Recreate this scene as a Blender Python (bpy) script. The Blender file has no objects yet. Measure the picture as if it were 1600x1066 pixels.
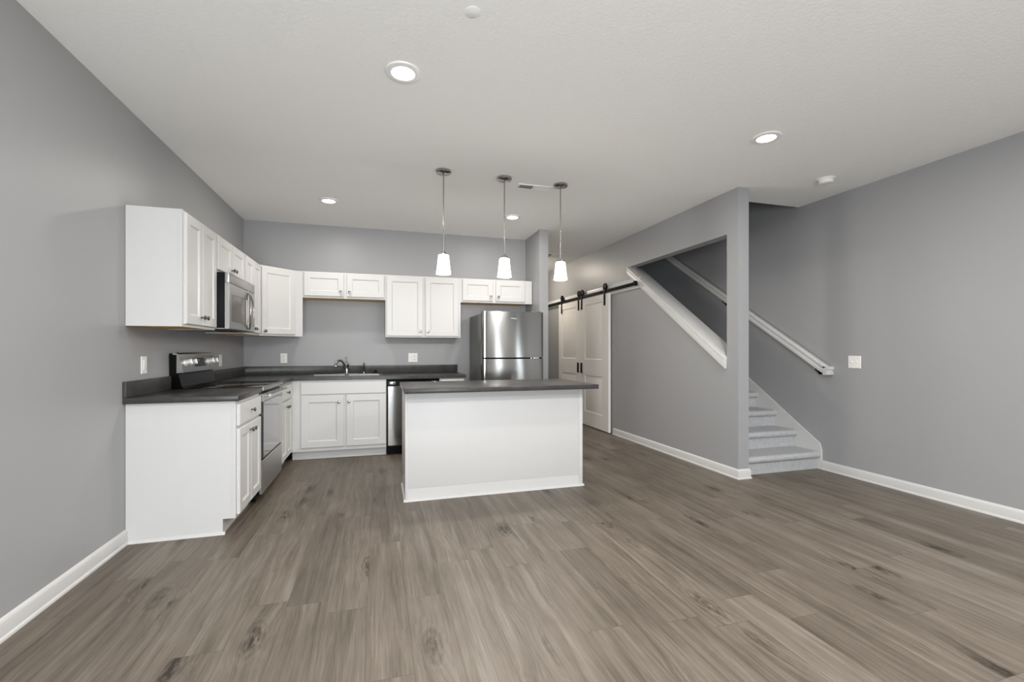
import bpy, bmesh, math, random
from mathutils import Vector, Matrix
random.seed(7)
PI = math.pi
SC = bpy.context.scene
COL = SC.collection

# ------------------------------------------------------------------ frame of the place (metres)
XL, XR, XS, YB = -1.5155, 4.324, 3.237, 5.98        # left wall, right wall, stair wall face, kitchen back wall
XSB = 3.357                                          # stair side of the stair wall
YE = 3.459                                           # end of the stair wall
YH = 3.78                                            # edge of the stairwell opening in the ceiling
H = 2.742
YREAR, YHALL, ZUP, YWELL = -2.6, 10.2, 5.3, 8.4
FOCAL, YAW, HORIZON, CAMZ = 706.0, 0.2878, 546.19, 1.2166

# ------------------------------------------------------------------ camera
cd = bpy.data.cameras.new('camera')
cam = bpy.data.objects.new('camera', cd)
COL.objects.link(cam)
cd.sensor_width = 36.0
cd.lens = FOCAL / 1600 * 36.0
cd.shift_y = (HORIZON - 533.0) / 1600
cd.clip_start = 0.05
cam.location = (0, 0, CAMZ)
cam.rotation_euler = (PI / 2, 0, -YAW)
SC.camera = cam

# ------------------------------------------------------------------ sky, daylight, exposure
SC.view_settings.view_transform = 'Standard'
SC.view_settings.look = 'None'
SC.view_settings.gamma = 1.0
SC.view_settings.use_curve_mapping = False
SC.view_settings.exposure = 0.13
W = bpy.data.worlds.new('overcast_sky')
SC.world = W
W.use_nodes = True
wn = W.node_tree.nodes
bg = wn['Background']
bg.inputs['Color'].default_value = (0.80, 0.90, 1.0, 1)
bg.inputs['Strength'].default_value = 1.3
SC.cycles.max_bounces = 10
SC.cycles.diffuse_bounces = 6
SC.cycles.glossy_bounces = 5
SC.cycles.sample_clamp_indirect = 6.0
SC.cycles.use_denoising = True

# rear wall openings: (name, x0, x1, z0, z1)
REAR = [('window_1', -1.10, 0.70, 0.05, 2.15), ('window_added_2', 2.98, 3.22, 0.20, 2.10), ('window_added_3', 3.96, 4.14, 0.20, 2.10)]  # the two narrow openings are invented to streak the fridge with light
DAY = [215.0, 9.0, 7.0]
def area(name, loc, rot, sx, sy, power, color=(1, 1, 1), spread=PI, shape='RECTANGLE'):
    l = bpy.data.lights.new(name, 'AREA')
    l.shape = shape
    l.size = sx
    if shape in ('RECTANGLE', 'ELLIPSE'):
        l.size_y = sy
    l.energy = power
    l.color = color
    l.spread = spread
    o = bpy.data.objects.new(name, l)
    o.location = loc
    o.rotation_euler = rot
    COL.objects.link(o)
    return o
for (nm, x0, x1, z0, z1), p in zip(REAR, DAY):
    area('daylight', ((x0 + x1) / 2, YREAR - 0.10, (z0 + z1) / 2), (PI / 2 + 0.85, 0, 0), x1 - x0, z1 - z0, p, (0.90, 0.95, 1.0))

SPOT_W, PEND_W, HALL_E, REAR_FILL_W = 10.0, 14.5, 72.0, 50.0
WARM = (1.0, 0.955, 0.90)
REAR_FILL_C = (1.0, 0.995, 0.995)

# ------------------------------------------------------------------ materials
def lin(c):
    return tuple(((v / 255) / 12.92 if v / 255 <= 0.04045 else ((v / 255 + 0.055) / 1.055) ** 2.4) for v in c)
class N:
    """small wrapper for a node tree"""
    def __init__(self, name):
        self.m = bpy.data.materials.new(name)
        self.m.use_nodes = True
        self.t = self.m.node_tree
        self.b = self.t.nodes['Principled BSDF']
    def new(self, kind, **kw):
        n = self.t.nodes.new(kind)
        for k, v in kw.items():
            if hasattr(n, k):
                setattr(n, k, v)
        return n
    def link(self, a, b):
        self.t.links.new(a, b)
    def math(self, op, a, b=None, c=None):
        n = self.new('ShaderNodeMath')
        n.operation = op
        for i, v in enumerate((a, b, c)):
            if v is None:
                continue
            if isinstance(v, (int, float)):
                n.inputs[i].default_value = v
            else:
                self.link(v, n.inputs[i])
        return n.outputs[0]
    def mix(self, f, a, b, blend='MIX'):
        n = self.new('ShaderNodeMix')
        n.data_type = 'RGBA'
        n.blend_type = blend
        for s, v in ((n.inputs[0], f), (n.inputs[6], a), (n.inputs[7], b)):
            if isinstance(v, (int, float)):
                s.default_value = v
            elif isinstance(v, tuple):
                s.default_value = (*v[:3], 1)
            else:
                self.link(v, s)
        return n.outputs[2]
    def ramp(self, f, stops):
        n = self.new('ShaderNodeValToRGB')
        e = n.color_ramp.elements
        while len(e) < len(stops):
            e.new(0.5)
        for i, (p, c) in enumerate(stops):
            e[i].position = p
            e[i].color = (*c[:3], 1) if isinstance(c, tuple) else (c, c, c, 1)
        self.link(f, n.inputs[0])
        return n.outputs[0]
    def noise(self, vec, scale, detail=3, rough=0.5, dist=0.0):
        n = self.new('ShaderNodeTexNoise')
        n.inputs['Scale'].default_value = scale
        n.inputs['Detail'].default_value = detail
        n.inputs['Roughness'].default_value = rough
        n.inputs['Distortion'].default_value = dist
        if vec is not None:
            self.link(vec, n.inputs['Vector'])
        return n.outputs[0]
    def pos(self):
        return self.new('ShaderNodeNewGeometry').outputs['Position']
    def objco(self):
        return self.new('ShaderNodeTexCoord').outputs['Object']
    def bump(self, h, strength, dist):
        n = self.new('ShaderNodeBump')
        n.inputs['Strength'].default_value = strength
        n.inputs['Distance'].default_value = dist
        self.link(h, n.inputs['Height'])
        self.link(n.outputs[0], self.b.inputs['Normal'])
    def set(self, **kw):
        for k, v in kw.items():
            self.b.inputs[k].default_value = v

def plain(name, rgb, rough=0.5, metal=0.0, spec=0.5, var=0.03, scale=6.0, bump=None, coat=0.0, ior=1.5):
    n = N(name)
    n.b.inputs['IOR'].default_value = ior
    c = lin(rgb)
    f = n.noise(n.objco(), scale, 3)
    d = tuple(max(0, v * (1 - var)) for v in c)
    e = tuple(min(1, v * (1 + var)) for v in c)
    n.link(n.mix(f, d, e), n.b.inputs['Base Color'])
    n.set(Roughness=rough, Metallic=metal)
    n.b.inputs['Specular IOR Level'].default_value = spec
    n.b.inputs['Coat Weight'].default_value = coat
    if bump:
        n.bump(n.noise(n.objco(), bump[0], 2), bump[1], bump[2])
    return n.m

def wall_mat():
    n = N('grey_wall_paint')
    p = n.pos()
    f = n.noise(p, 0.8, 2)
    c = lin(WALL_RGB)
    n.link(n.mix(f, tuple(v * 0.975 for v in c), tuple(v * 1.025 for v in c)), n.b.inputs['Base Color'])
    n.set(Roughness=0.42)
    n.b.inputs['Specular IOR Level'].default_value = 0.45
    n.bump(n.noise(p, 210, 2), 0.08, 0.002)
    return n.m
def ceiling_mat():
    n = N('textured_ceiling_paint')
    p = n.pos()
    n.set(Roughness=0.9)
    n.b.inputs['Specular IOR Level'].default_value = 0.2
    c = lin(CEIL_RGB)
    h = n.noise(p, 55, 3, 0.6, 0.6)
    n.link(n.mix(h, tuple(v * 0.985 for v in c), tuple(v * 1.015 for v in c)), n.b.inputs['Base Color'])
    n.bump(n.ramp(h, [(0.42, 0.0), (0.58, 1.0)]), 0.25, 0.003)
    return n.m
def floor_mat():
    n = N('grey_brown_vinyl_plank')
    p = n.pos()
    s = n.new('ShaderNodeSeparateXYZ')
    n.link(p, s.inputs[0])
    x, y = s.outputs[0], s.outputs[1]
    PW, PL = 0.183, 1.22
    row = n.math('FLOOR', n.math('DIVIDE', n.math('ADD', x, 0.05), PW))
    wn1 = n.new('ShaderNodeTexWhiteNoise'); wn1.noise_dimensions = '1D'
    n.link(row, wn1.inputs['W'])
    yo = n.math('ADD', y, n.math('MULTIPLY', wn1.outputs['Value'], PL))
    seg = n.math('FLOOR', n.math('DIVIDE', yo, PL))
    pid = n.new('ShaderNodeCombineXYZ')
    n.link(row, pid.inputs[0]); n.link(seg, pid.inputs[1])
    wn2 = n.new('ShaderNodeTexWhiteNoise'); wn2.noise_dimensions = '2D'
    n.link(pid.outputs[0], wn2.inputs['Vector'])
    tone = wn2.outputs['Value']
    # per-plank shifted coordinates
    off = n.math('MULTIPLY', tone, 37.0)
    v = n.new('ShaderNodeCombineXYZ')
    n.link(n.math('ADD', x, off), v.inputs[0]); n.link(y, v.inputs[1]); n.link(off, v.inputs[2])
    vec = v.outputs[0]
    def stretch(sx, sy, src=None):
        m = n.new('ShaderNodeMapping')
        m.inputs['Scale'].default_value = (sx, sy, 1)
        n.link(src or vec, m.inputs['Vector'])
        return m.outputs[0]
    # knots: sparse cells, long along the plank
    vo = n.new('ShaderNodeTexVoronoi')
    vo.feature = 'F1'
    vo.inputs['Scale'].default_value = 1.0
    vo.inputs['Randomness'].default_value = 1.0
    wob = n.new('ShaderNodeVectorMath'); wob.operation = 'ADD'
    nz = n.new('ShaderNodeTexNoise'); nz.inputs['Scale'].default_value = 14.0; nz.inputs['Detail'].default_value = 3
    n.link(vec, nz.inputs['Vector'])
    sc = n.new('ShaderNodeVectorMath'); sc.operation = 'SCALE'; sc.inputs['Scale'].default_value = 0.16
    n.link(nz.outputs['Color'], sc.inputs[0])
    n.link(stretch(5.5, 1.9), wob.inputs[0]); n.link(sc.outputs[0], wob.inputs[1])
    n.link(wob.outputs[0], vo.inputs['Vector'])
    kd = vo.outputs['Distance']
    keep = n.new('ShaderNodeTexWhiteNoise'); keep.noise_dimensions = '3D'
    n.link(vo.outputs['Position'], keep.inputs['Vector'])
    on = n.math('GREATER_THAN', keep.outputs['Value'], 0.50)
    halo = n.math('MULTIPLY', n.ramp(kd, [(0.02, 1.0), (0.55, 0.0)]), on)
    knot = n.math('MULTIPLY', n.ramp(kd, [(0.05, 1.0), (0.16, 0.50), (0.30, 0.0)]), on)
    rough_k = n.noise(stretch(60, 16), 1.0, 3, 0.6)
    knot = n.math('MULTIPLY', knot, n.ramp(rough_k, [(0.36, 0.15), (0.60, 1.0)]))
    rings = n.math('SINE', n.math('MULTIPLY', kd, 60.0))
    ringm = n.math('MULTIPLY', rings, halo)
    # the grain bends around the knots
    v2 = n.new('ShaderNodeVectorMath'); v2.operation = 'ADD'
    sh = n.new('ShaderNodeCombineXYZ')
    n.link(n.math('MULTIPLY', halo, 0.050), sh.inputs[0])
    n.link(vec, v2.inputs[0]); n.link(sh.outputs[0], v2.inputs[1])
    bent = v2.outputs[0]
    fine = n.noise(stretch(120, 3.6, bent), 1.0, 4, 0.65, 0.3)
    wide = n.noise(stretch(19, 0.8, bent), 1.0, 3, 0.6, 0.9)
    cloud = n.noise(stretch(7, 2.2), 1.0, 3, 0.6)
    g = n.math('ADD', n.math('MULTIPLY', fine, 0.62), n.math('MULTIPLY', wide, 0.66))
    g = n.math('SUBTRACT', g, 0.13)
    g = n.math('ADD', g, n.math('MULTIPLY', n.math('SUBTRACT', tone, 0.5), 0.13))
    g = n.math('ADD', g, n.math('MULTIPLY', n.math('SUBTRACT', cloud, 0.5), 0.36))
    g = n.math('SUBTRACT', g, n.math('MULTIPLY', ringm, 0.05))
    g = n.math('SUBTRACT', g, n.math('MULTIPLY', knot, 0.62))
    col = n.ramp(g, [(0.05, lin(FLOOR_D)), (0.34, lin(FLOOR_M1)), (0.56, lin(FLOOR_M2)), (0.80, lin(FLOOR_L))])
    # plank seams
    fx = n.math('FRACT', n.math('DIVIDE', n.math('ADD', x, 0.05), PW))
    fy = n.math('FRACT', n.math('DIVIDE', yo, PL))
    ex = n.math('LESS_THAN', n.math('MINIMUM', fx, n.math('SUBTRACT', 1.0, fx)), 0.0065)
    ey = n.math('LESS_THAN', n.math('MINIMUM', fy, n.math('SUBTRACT', 1.0, fy)), 0.0012)
    seam = n.math('MAXIMUM', ex, ey)
    col = n.mix(n.math('MULTIPLY', seam, 0.55), col, lin((70, 62, 54)))
    n.link(col, n.b.inputs['Base Color'])
    n.link(n.math('ADD', 0.36, n.math('MULTIPLY', fine, 0.16)), n.b.inputs['Roughness'])
    n.b.inputs['Specular IOR Level'].default_value = 0.35
    h = n.math('SUBTRACT', n.math('MULTIPLY', fine, 0.35), seam)
    n.bump(h, 0.25, 0.0015)
    return n.m
def counter_mat():
    n = N('dark_slate_laminate')
    p = n.pos()
    a = n.noise(p, 9, 5, 0.65, 0.8)
    b = n.noise(p, 120, 3, 0.6)
    g = n.math('ADD', n.math('MULTIPLY', a, 0.65), n.math('MULTIPLY', b, 0.35))
    n.link(n.ramp(g, [(0.3, lin(COUNTER_D)), (0.7, lin(COUNTER_L))]), n.b.inputs['Base Color'])
    n.set(Roughness=0.28)
    n.b.inputs['Specular IOR Level'].default_value = 0.25
    n.bump(b, 0.06, 0.001)
    return n.m
def steel_mat(name, rgb, rough=0.22, aniso=0.75, rot=0.25):
    n = N(name)
    c = lin(rgb)
    co = n.objco()
    m = n.new('ShaderNodeMapping')
    m.inputs['Scale'].default_value = (2.0, 2.0, 260.0)
    n.link(co, m.inputs['Vector'])
    f = n.noise(m.outputs[0], 1.0, 3)
    n.link(n.mix(f, tuple(v * 0.93 for v in c), tuple(min(1, v * 1.05) for v in c)), n.b.inputs['Base Color'])
    n.set(Metallic=1.0, Roughness=rough)
    if aniso:
        n.b.inputs['Anisotropic'].default_value = aniso
        n.b.inputs['Anisotropic Rotation'].default_value = rot
        tg = n.new('ShaderNodeTangent'); tg.direction_type = 'RADIAL'; tg.axis = 'Z'
        n.link(tg.outputs[0], n.b.inputs['Tangent'])
    return n.m
def carpet_mat():
    n = N('grey_carpet')
    p = n.pos()
    a = n.noise(p, 240, 3, 0.7)
    b = n.noise(p, 22, 3, 0.6)
    g = n.math('ADD', n.math('MULTIPLY', a, 0.78), n.math('MULTIPLY', b, 0.22))
    n.link(n.ramp(g, [(0.3, lin((152, 153, 154))), (0.7, lin((216, 217, 218)))]), n.b.inputs['Base Color'])
    n.set(Roughness=0.97)
    n.b.inputs['Specular IOR Level'].default_value = 0.1
    n.bump(a, 0.8, 0.006)
    return n.m
def raw_wood_mat():
    n = N('raw_maple_veneer')
    co = n.objco()
    m = n.new('ShaderNodeMapping'); m.inputs['Scale'].default_value = (3, 40, 3)
    n.link(co, m.inputs['Vector'])
    f = n.noise(m.outputs[0], 1.0, 4, 0.6)
    n.link(n.ramp(f, [(0.3, lin((222, 164, 66))), (0.7, lin((246, 200, 106)))]), n.b.inputs['Base Color'])
    n.set(Roughness=0.5)
    return n.m
def emit_mat(name, rgb, strength):
    n = N(name)
    n.set(Roughness=0.4)
    n.b.inputs['Base Color'].default_value = (*lin(rgb), 1)
    n.b.inputs['Emission Color'].default_value = (*lin(rgb), 1)
    n.b.inputs['Emission Strength'].default_value = strength
    return n.m

WALL_RGB = (157, 157, 158)
CEIL_RGB = (243, 242, 239)
FLOOR_D, FLOOR_M1, FLOOR_M2, FLOOR_L = (47, 41, 34), (86, 78, 68), (109, 100, 89), (131, 124, 114)
COUNTER_D, COUNTER_L = (46, 45, 45), (76, 75, 74)
M = {}
M['wall'] = wall_mat()
M['ceil'] = ceiling_mat()
M['floor'] = floor_mat()
M['trim'] = plain('white_trim_paint', (205, 204, 202), 0.35, var=0.01)
M['cab'] = plain('white_cabinet_paint', (205, 204, 202), 0.36, var=0.01)
M['island'] = plain('white_island_paint', (205, 204, 202), 0.42, var=0.01)
M['door'] = plain('white_door_paint', (232, 228, 223), 0.4, var=0.012)
M['counter'] = counter_mat()
M['steel'] = steel_mat('brushed_stainless_steel', (186, 185, 182), 0.36, 0.7)
M['steel_fridge'] = steel_mat('brushed_fridge_steel', (152, 151, 148), 0.12, 0.9)
M['steel_dark'] = plain('dark_grey_painted_steel', (104, 104, 103), 0.4, 0.3, var=0.03)
M['chrome'] = plain('polished_chrome', (196, 196, 196), 0.08, 1.0, var=0.01)
M['nickel'] = plain('brushed_nickel', (126, 123, 118), 0.22, 1.0, var=0.02)
M['black_iron'] = plain('black_iron', (20, 19, 19), 0.6, 0.0, 0.15, var=0.1)
M['black'] = plain('black_enamel', (10, 10, 10), 0.2, 0.0, 0.5, var=0.05, ior=1.18)
M['black_matte'] = plain('black_plastic', (18, 18, 18), 0.5, 0.0, 0.5, var=0.05, ior=1.2)
M['black_glass'] = plain('black_glass', (14, 14, 15), 0.06, 0.0, 0.4, var=0.02, coat=0.1)
M['oven_glass'] = plain('dark_oven_glass', (40, 41, 43), 0.06, 0.0, 1.0, var=0.02, coat=1.0)
M['mw_glass'] = plain('microwave_window_glass', (104, 100, 96), 0.18, 0.0, 0.4, var=0.02, ior=1.3)
M['plastic'] = plain('white_plastic', (236, 235, 231), 0.35, var=0.01)
M['plastic_grey'] = plain('grey_plastic', (150, 149, 147), 0.5, var=0.02)
M['slot'] = plain('dark_slot', (60, 60, 60), 0.6, var=0.02)
M['carpet'] = carpet_mat()
M['rawwood'] = raw_wood_mat()
M['lens'] = emit_mat('lit_lamp_lens', (255, 250, 242), 7.0)
M['shade'] = emit_mat('lit_frosted_glass', (255, 248, 238), 3.2)
M['satin'] = plain('satin_silver', (232, 231, 228), 0.35, 0.35, var=0.01)
M['lamp_nickel'] = plain('lamp_nickel', (172, 169, 164), 0.2, 1.0, var=0.02)
M['dome'] = emit_mat('lit_warm_glass_dome', (255, 243, 226), HALL_E)
M['badge'] = plain('silver_badge', (214, 213, 210), 0.25, 0.7, var=0.01)

# ------------------------------------------------------------------ mesh helpers
class MB:
    def __init__(self):
        self.bm = bmesh.new()
    def _merge(self, b2, mat=None):
        if mat is not None:
            bmesh.ops.transform(b2, matrix=mat, verts=b2.verts)
        me = bpy.data.meshes.new('tmp')
        b2.to_mesh(me); b2.free()
        self.bm.from_mesh(me)
        bpy.data.meshes.remove(me)
    def box(self, x0, x1, y0, y1, z0, z1, bev=0.0, seg=2, mat=None):
        b = bmesh.new()
        bmesh.ops.create_cube(b, size=1.0)
        bmesh.ops.scale(b, vec=(x1 - x0, y1 - y0, z1 - z0), verts=b.verts)
        bmesh.ops.translate(b, vec=((x0 + x1) / 2, (y0 + y1) / 2, (z0 + z1) / 2), verts=b.verts)
        if bev:
            bmesh.ops.bevel(b, geom=b.edges[:], offset=bev, segments=seg, profile=0.5, affect='EDGES')
        self.flats(b, bev)
        self._merge(b, mat)
        return self
    def flats(self, b, bev):
        for f in b.faces:
            f.smooth = bool(bev) and min(e.calc_length() for e in f.edges) < bev * 1.2
    def prism(self, pts, axis, a, b_, mat=None, bev=0.0):
        """polygon in the two other axes, extruded along axis from a to b_"""
        b = bmesh.new()
        def mk(u, v, w):
            return {'x': (w, u, v), 'y': (u, w, v), 'z': (u, v, w)}[axis]
        lo = [b.verts.new(mk(u, v, a)) for u, v in pts]
        hi = [b.verts.new(mk(u, v, b_)) for u, v in pts]
        n = len(pts)
        b.faces.new(lo); b.faces.new(hi[::-1])
        for i in range(n):
            b.faces.new((lo[i], hi[i], hi[(i + 1) % n], lo[(i + 1) % n]))
        bmesh.ops.recalc_face_normals(b, faces=b.faces)
        if bev:
            bmesh.ops.bevel(b, geom=b.edges[:], offset=bev, segments=2, profile=0.5, affect='EDGES')
            self.flats(b, bev)
        else:
            for f in b.faces:
                f.smooth = len(f.verts) == 4
        self._merge(b, mat)
        return self
    def lathe(self, prof, seg=32, mat=None):
        """profile of (r, z) spun about z; r = 0 closes"""
        b = bmesh.new()
        rings = []
        for r, z in prof:
            if r < 1e-6:
                rings.append([b.verts.new((0, 0, z))])
            else:
                rings.append([b.verts.new((r * math.cos(2 * PI * k / seg), r * math.sin(2 * PI * k / seg), z)) for k in range(seg)])
        for A, B in zip(rings, rings[1:]):
            for k in range(seg):
                k2 = (k + 1) % seg
                if len(A) == 1 and len(B) == 1:
                    continue
                if len(A) == 1:
                    b.faces.new((A[0], B[k], B[k2]))
                elif len(B) == 1:
                    b.faces.new((A[k], B[0], A[k2]))
                else:
                    b.faces.new((A[k], B[k], B[k2], A[k2]))
        bmesh.ops.recalc_face_normals(b, faces=b.faces)
        for f in b.faces:
            f.smooth = True
        self._merge(b, mat)
        return self
    def tube(self, pts, rad, seg=12, mat=None):
        pts = [Vector(p) for p in pts]
        rads = rad if isinstance(rad, (list, tuple)) else [rad] * len(pts)
        b = bmesh.new()
        rings = []
        ref = None
        for i, p in enumerate(pts):
            t = (pts[min(i + 1, len(pts) - 1)] - pts[max(i - 1, 0)]).normalized()
            if ref is None:
                ref = Vector((0, 0, 1)) if abs(t.z) < 0.9 else Vector((1, 0, 0))
            u = t.cross(ref).normalized()
            w = u.cross(t).normalized()
            ref = w
            rings.append([b.verts.new(p + (u * math.cos(2 * PI * k / seg) + w * math.sin(2 * PI * k / seg)) * rads[i]) for k in range(seg)])
        for A, B in zip(rings, rings[1:]):
            for k in range(seg):
                b.faces.new((A[k], B[k], B[(k + 1) % seg], A[(k + 1) % seg]))
        b.faces.new(rings[0]); b.faces.new(rings[-1][::-1])
        bmesh.ops.recalc_face_normals(b, faces=b.faces)
        for f in b.faces:
            f.smooth = len(f.verts) == 4
        self._merge(b, mat)
        return self
    def sweep(self, prof, p0, p1, side, up):
        """profile (s, u) carried from p0 to p1"""
        p0, p1, side, up = Vector(p0), Vector(p1), Vector(side), Vector(up)
        b = bmesh.new()
        A = [b.verts.new(p0 + side * s + up * u) for s, u in prof]
        B = [b.verts.new(p1 + side * s + up * u) for s, u in prof]
        n = len(prof)
        b.faces.new(A); b.faces.new(B[::-1])
        for i in range(n):
            b.faces.new((A[i], B[i], B[(i + 1) % n], A[(i + 1) % n]))
        bmesh.ops.recalc_face_normals(b, faces=b.faces)
        self._merge(b)
        return self
    def panel(self, x0, x1, z0, z1, t, panels, loops, y=0.0, ch=0.003, mat=None):
        """a slab with its front at y - t; each rect in panels (x0,x1,z0,z1; one column) is set back by loops (inset, depth)"""
        b = bmesh.new()
        f = y - t
        def q(*p):
            b.faces.new([b.verts.new(v) for v in p])
        def ring(r0, d0, r1, d1):
            (a0, a1, c0, c1), (e0, e1, g0, g1) = r0, r1
            O = [(a0, d0, c0), (a1, d0, c0), (a1, d0, c1), (a0, d0, c1)]
            I = [(e0, d1, g0), (e1, d1, g0), (e1, d1, g1), (e0, d1, g1)]
            for k in range(4):
                q(O[k], O[(k + 1) % 4], I[(k + 1) % 4], I[k])
        outer = (x0, x1, z0, z1)
        inn = (x0 + ch, x1 - ch, z0 + ch, z1 - ch)
        ring(outer, f + ch, inn, f)
        ring(outer, y, outer, f + ch)
        q((x0, y, z0), (x0, y, z1), (x1, y, z1), (x1, y, z0))
        if panels:
            px0, px1 = panels[0][0], panels[0][1]
            zs = [inn[2]]
            for p in panels:
                zs += [p[2], p[3]]
            zs.append(inn[3])
            xs = [inn[0], px0, px1, inn[1]]
            for j in range(len(zs) - 1):
                for i in range(3):
                    if i == 1 and j % 2 == 1:
                        continue
                    q((xs[i], f, zs[j]), (xs[i + 1], f, zs[j]), (xs[i + 1], f, zs[j + 1]), (xs[i], f, zs[j + 1]))
            for p in panels:
                r, d = p, f
                for ins, dep in loops:
                    r2 = (p[0] + ins, p[1] - ins, p[2] + ins, p[3] - ins)
                    ring(r, d, r2, f + dep)
                    r, d = r2, f + dep
                q((r[0], d, r[2]), (r[1], d, r[2]), (r[1], d, r[3]), (r[0], d, r[3]))
        else:
            q((inn[0], f, inn[2]), (inn[1], f, inn[2]), (inn[1], f, inn[3]), (inn[0], f, inn[3]))
        bmesh.ops.remove_doubles(b, verts=b.verts, dist=1e-5)
        bmesh.ops.recalc_face_normals(b, faces=b.faces)
        self._merge(b, mat)
        return self
    def build(self, name, mat, parent=None, angle=35, label=None):
        me = bpy.data.meshes.new(name)
        self.bm.to_mesh(me); self.bm.free()
        me.set_sharp_from_angle(angle=math.radians(angle))
        me.materials.append(mat)
        o = bpy.data.objects.new(name, me)
        COL.objects.link(o)
        if parent:
            o.parent = parent
        if label:
            o['label'] = label
        return o
def Tm(x=0, y=0, z=0, rx=0, ry=0, rz=0):
    from mathutils import Euler
    return Matrix.Translation((x, y, z)) @ Euler((rx, ry, rz)).to_matrix().to_4x4()
def thing(name, label, cat, loc=(0, 0, 0), rz=0.0, group=None):
    o = bpy.data.objects.new(name, None)
    o.empty_display_size = 0.1
    COL.objects.link(o)
    o.location = loc
    o.rotation_euler = (0, 0, rz)
    o['label'] = label; o['category'] = cat
    if group:
        o['group'] = group
    return o
def tag(o, label, cat, group=None):
    o['label'] = label; o['category'] = cat
    if group:
        o['group'] = group
    return o
def struct(name, mb, mat, angle=35):
    o = mb.build(name, mat, angle=angle)
    o['kind'] = 'structure'
    return o
def copy_tree(o, parent=None):
    c = o.copy()
    COL.objects.link(c)
    if parent:
        c.parent = parent
    for ch in list(o.children):
        copy_tree(ch, c)
    return c

# ------------------------------------------------------------------ the room shell
T = 0.12
struct('floor', MB().box(XL - T, XR + T, YREAR - T, YHALL + T, -0.12, 0.0), M['floor'])
struct('wall_left', MB().box(XL - T, XL, YREAR - T, YB + T, 0, H), M['wall'])
struct('wall_back', MB().box(XL, 1.965, YB, YB + T, 0, H), M['wall'])
struct('wall_hall_left', MB().box(1.965, 2.084, 5.41, YHALL, 0, H), M['wall'])
struct('wall_hall_end', MB().box(1.965, XR, YHALL, YHALL + T, 0, ZUP), M['wall'])
struct('wall_right', MB().box(XR, XR + T, YREAR - T, YHALL, 0, ZUP), M['wall'])
# stair wall with its triangular opening
O_Y0, O_Y1, O_ZT = 3.605, 5.395, 2.33
CAP0, SL = 1.139, 0.663                    # cap height at O_Y0 and its pitch
def capz(y):
    return CAP0 + SL * (y - O_Y0)
ws = MB()
ws.prism([(YE, 0), (O_Y0, 0), (O_Y0, H), (YE, H)], 'x', XS, XSB)
ws.prism([(O_Y0, 0), (O_Y1, 0), (O_Y1, capz(O_Y1) - 0.03), (O_Y0, CAP0 - 0.03)], 'x', XS, XSB)
ws.prism([(O_Y0, O_ZT), (O_Y1, O_ZT), (O_Y1, H), (O_Y0, H)], 'x', XS, XSB)
ws.prism([(O_Y1, 0), (YHALL, 0), (YHALL, H), (O_Y1, H)], 'x', XS, XSB)
bmesh.ops.remove_doubles(ws.bm, verts=ws.bm.verts, dist=1e-5)
struct('wall_stair', ws, M['wall'])
struct('wall_stair_upper', MB().box(XS, XSB, YH - T, YWELL, H + 0.001, ZUP), M['wall'])
struct('wall_stairwell_front', MB().box(XSB, XR, YH - T, YH, H + 0.12, ZUP), M['wall'])
struct('wall_stairwell_end', MB().box(XSB, XR, YWELL, YWELL + T, 0, ZUP), M['wall'])
struct('ceiling_stairwell', MB().box(XS, XR, YH - T, YWELL + T, ZUP, ZUP + T), M['ceil'])
cl = MB()
cl.box(XL - T, XR, YREAR - T, YH, H, H + T)
cl.box(XL - T, XSB, YH, YHALL + T, H, H + T)
struct('ceiling', cl, M['ceil'])
# rear wall with a window and two added narrow openings
xs = [XL - T] + [v for r in REAR for v in r[1:3]] + [XR + T]
wr = MB()
for i in range(0, len(xs), 2):
    wr.box(xs[i], xs[i + 1], YREAR - T, YREAR, 0, H)
for (nm, a, b, z0, z1) in REAR:
    if z0 > 0.01:
        wr.box(a, b, YREAR - T, YREAR, 0, z0)
    wr.box(a, b, YREAR - T, YREAR, z1, H)
struct('wall_rear', wr, M['wall'])
for (nm, a, b, z0, z1) in REAR:
    f = MB()
    w = 0.06 if b - a > 1 else 0.025
    y0, y1 = YREAR - 0.08, YREAR + 0.012
    f.box(a, a + w, y0, y1, z0, z1).box(b - w, b, y0, y1, z0, z1)
    f.box(a + w, b - w, y0, y1, z1 - w, z1).box(a + w, b - w, y0, y1, z0, z0 + w)
    if b - a > 1:
        f.box((a + b) / 2 - 0.03, (a + b) / 2 + 0.03, y0, y1, z0 + w, z1 - w)
    struct(nm, f, M['trim'])

struct('door_1', MB().panel(3.27, 3.91, 0.005, 2.05, 0.03, [(3.40, 3.78, 0.25, 0.85), (3.40, 3.78, 1.05, 1.92)], [(0.012, 0.008), (0.03, 0.008), (0.045, 0.002)], y=0, mat=Tm(3.59 * 2, YREAR + 0.001, 0, rz=PI)), M['trim'])

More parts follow.
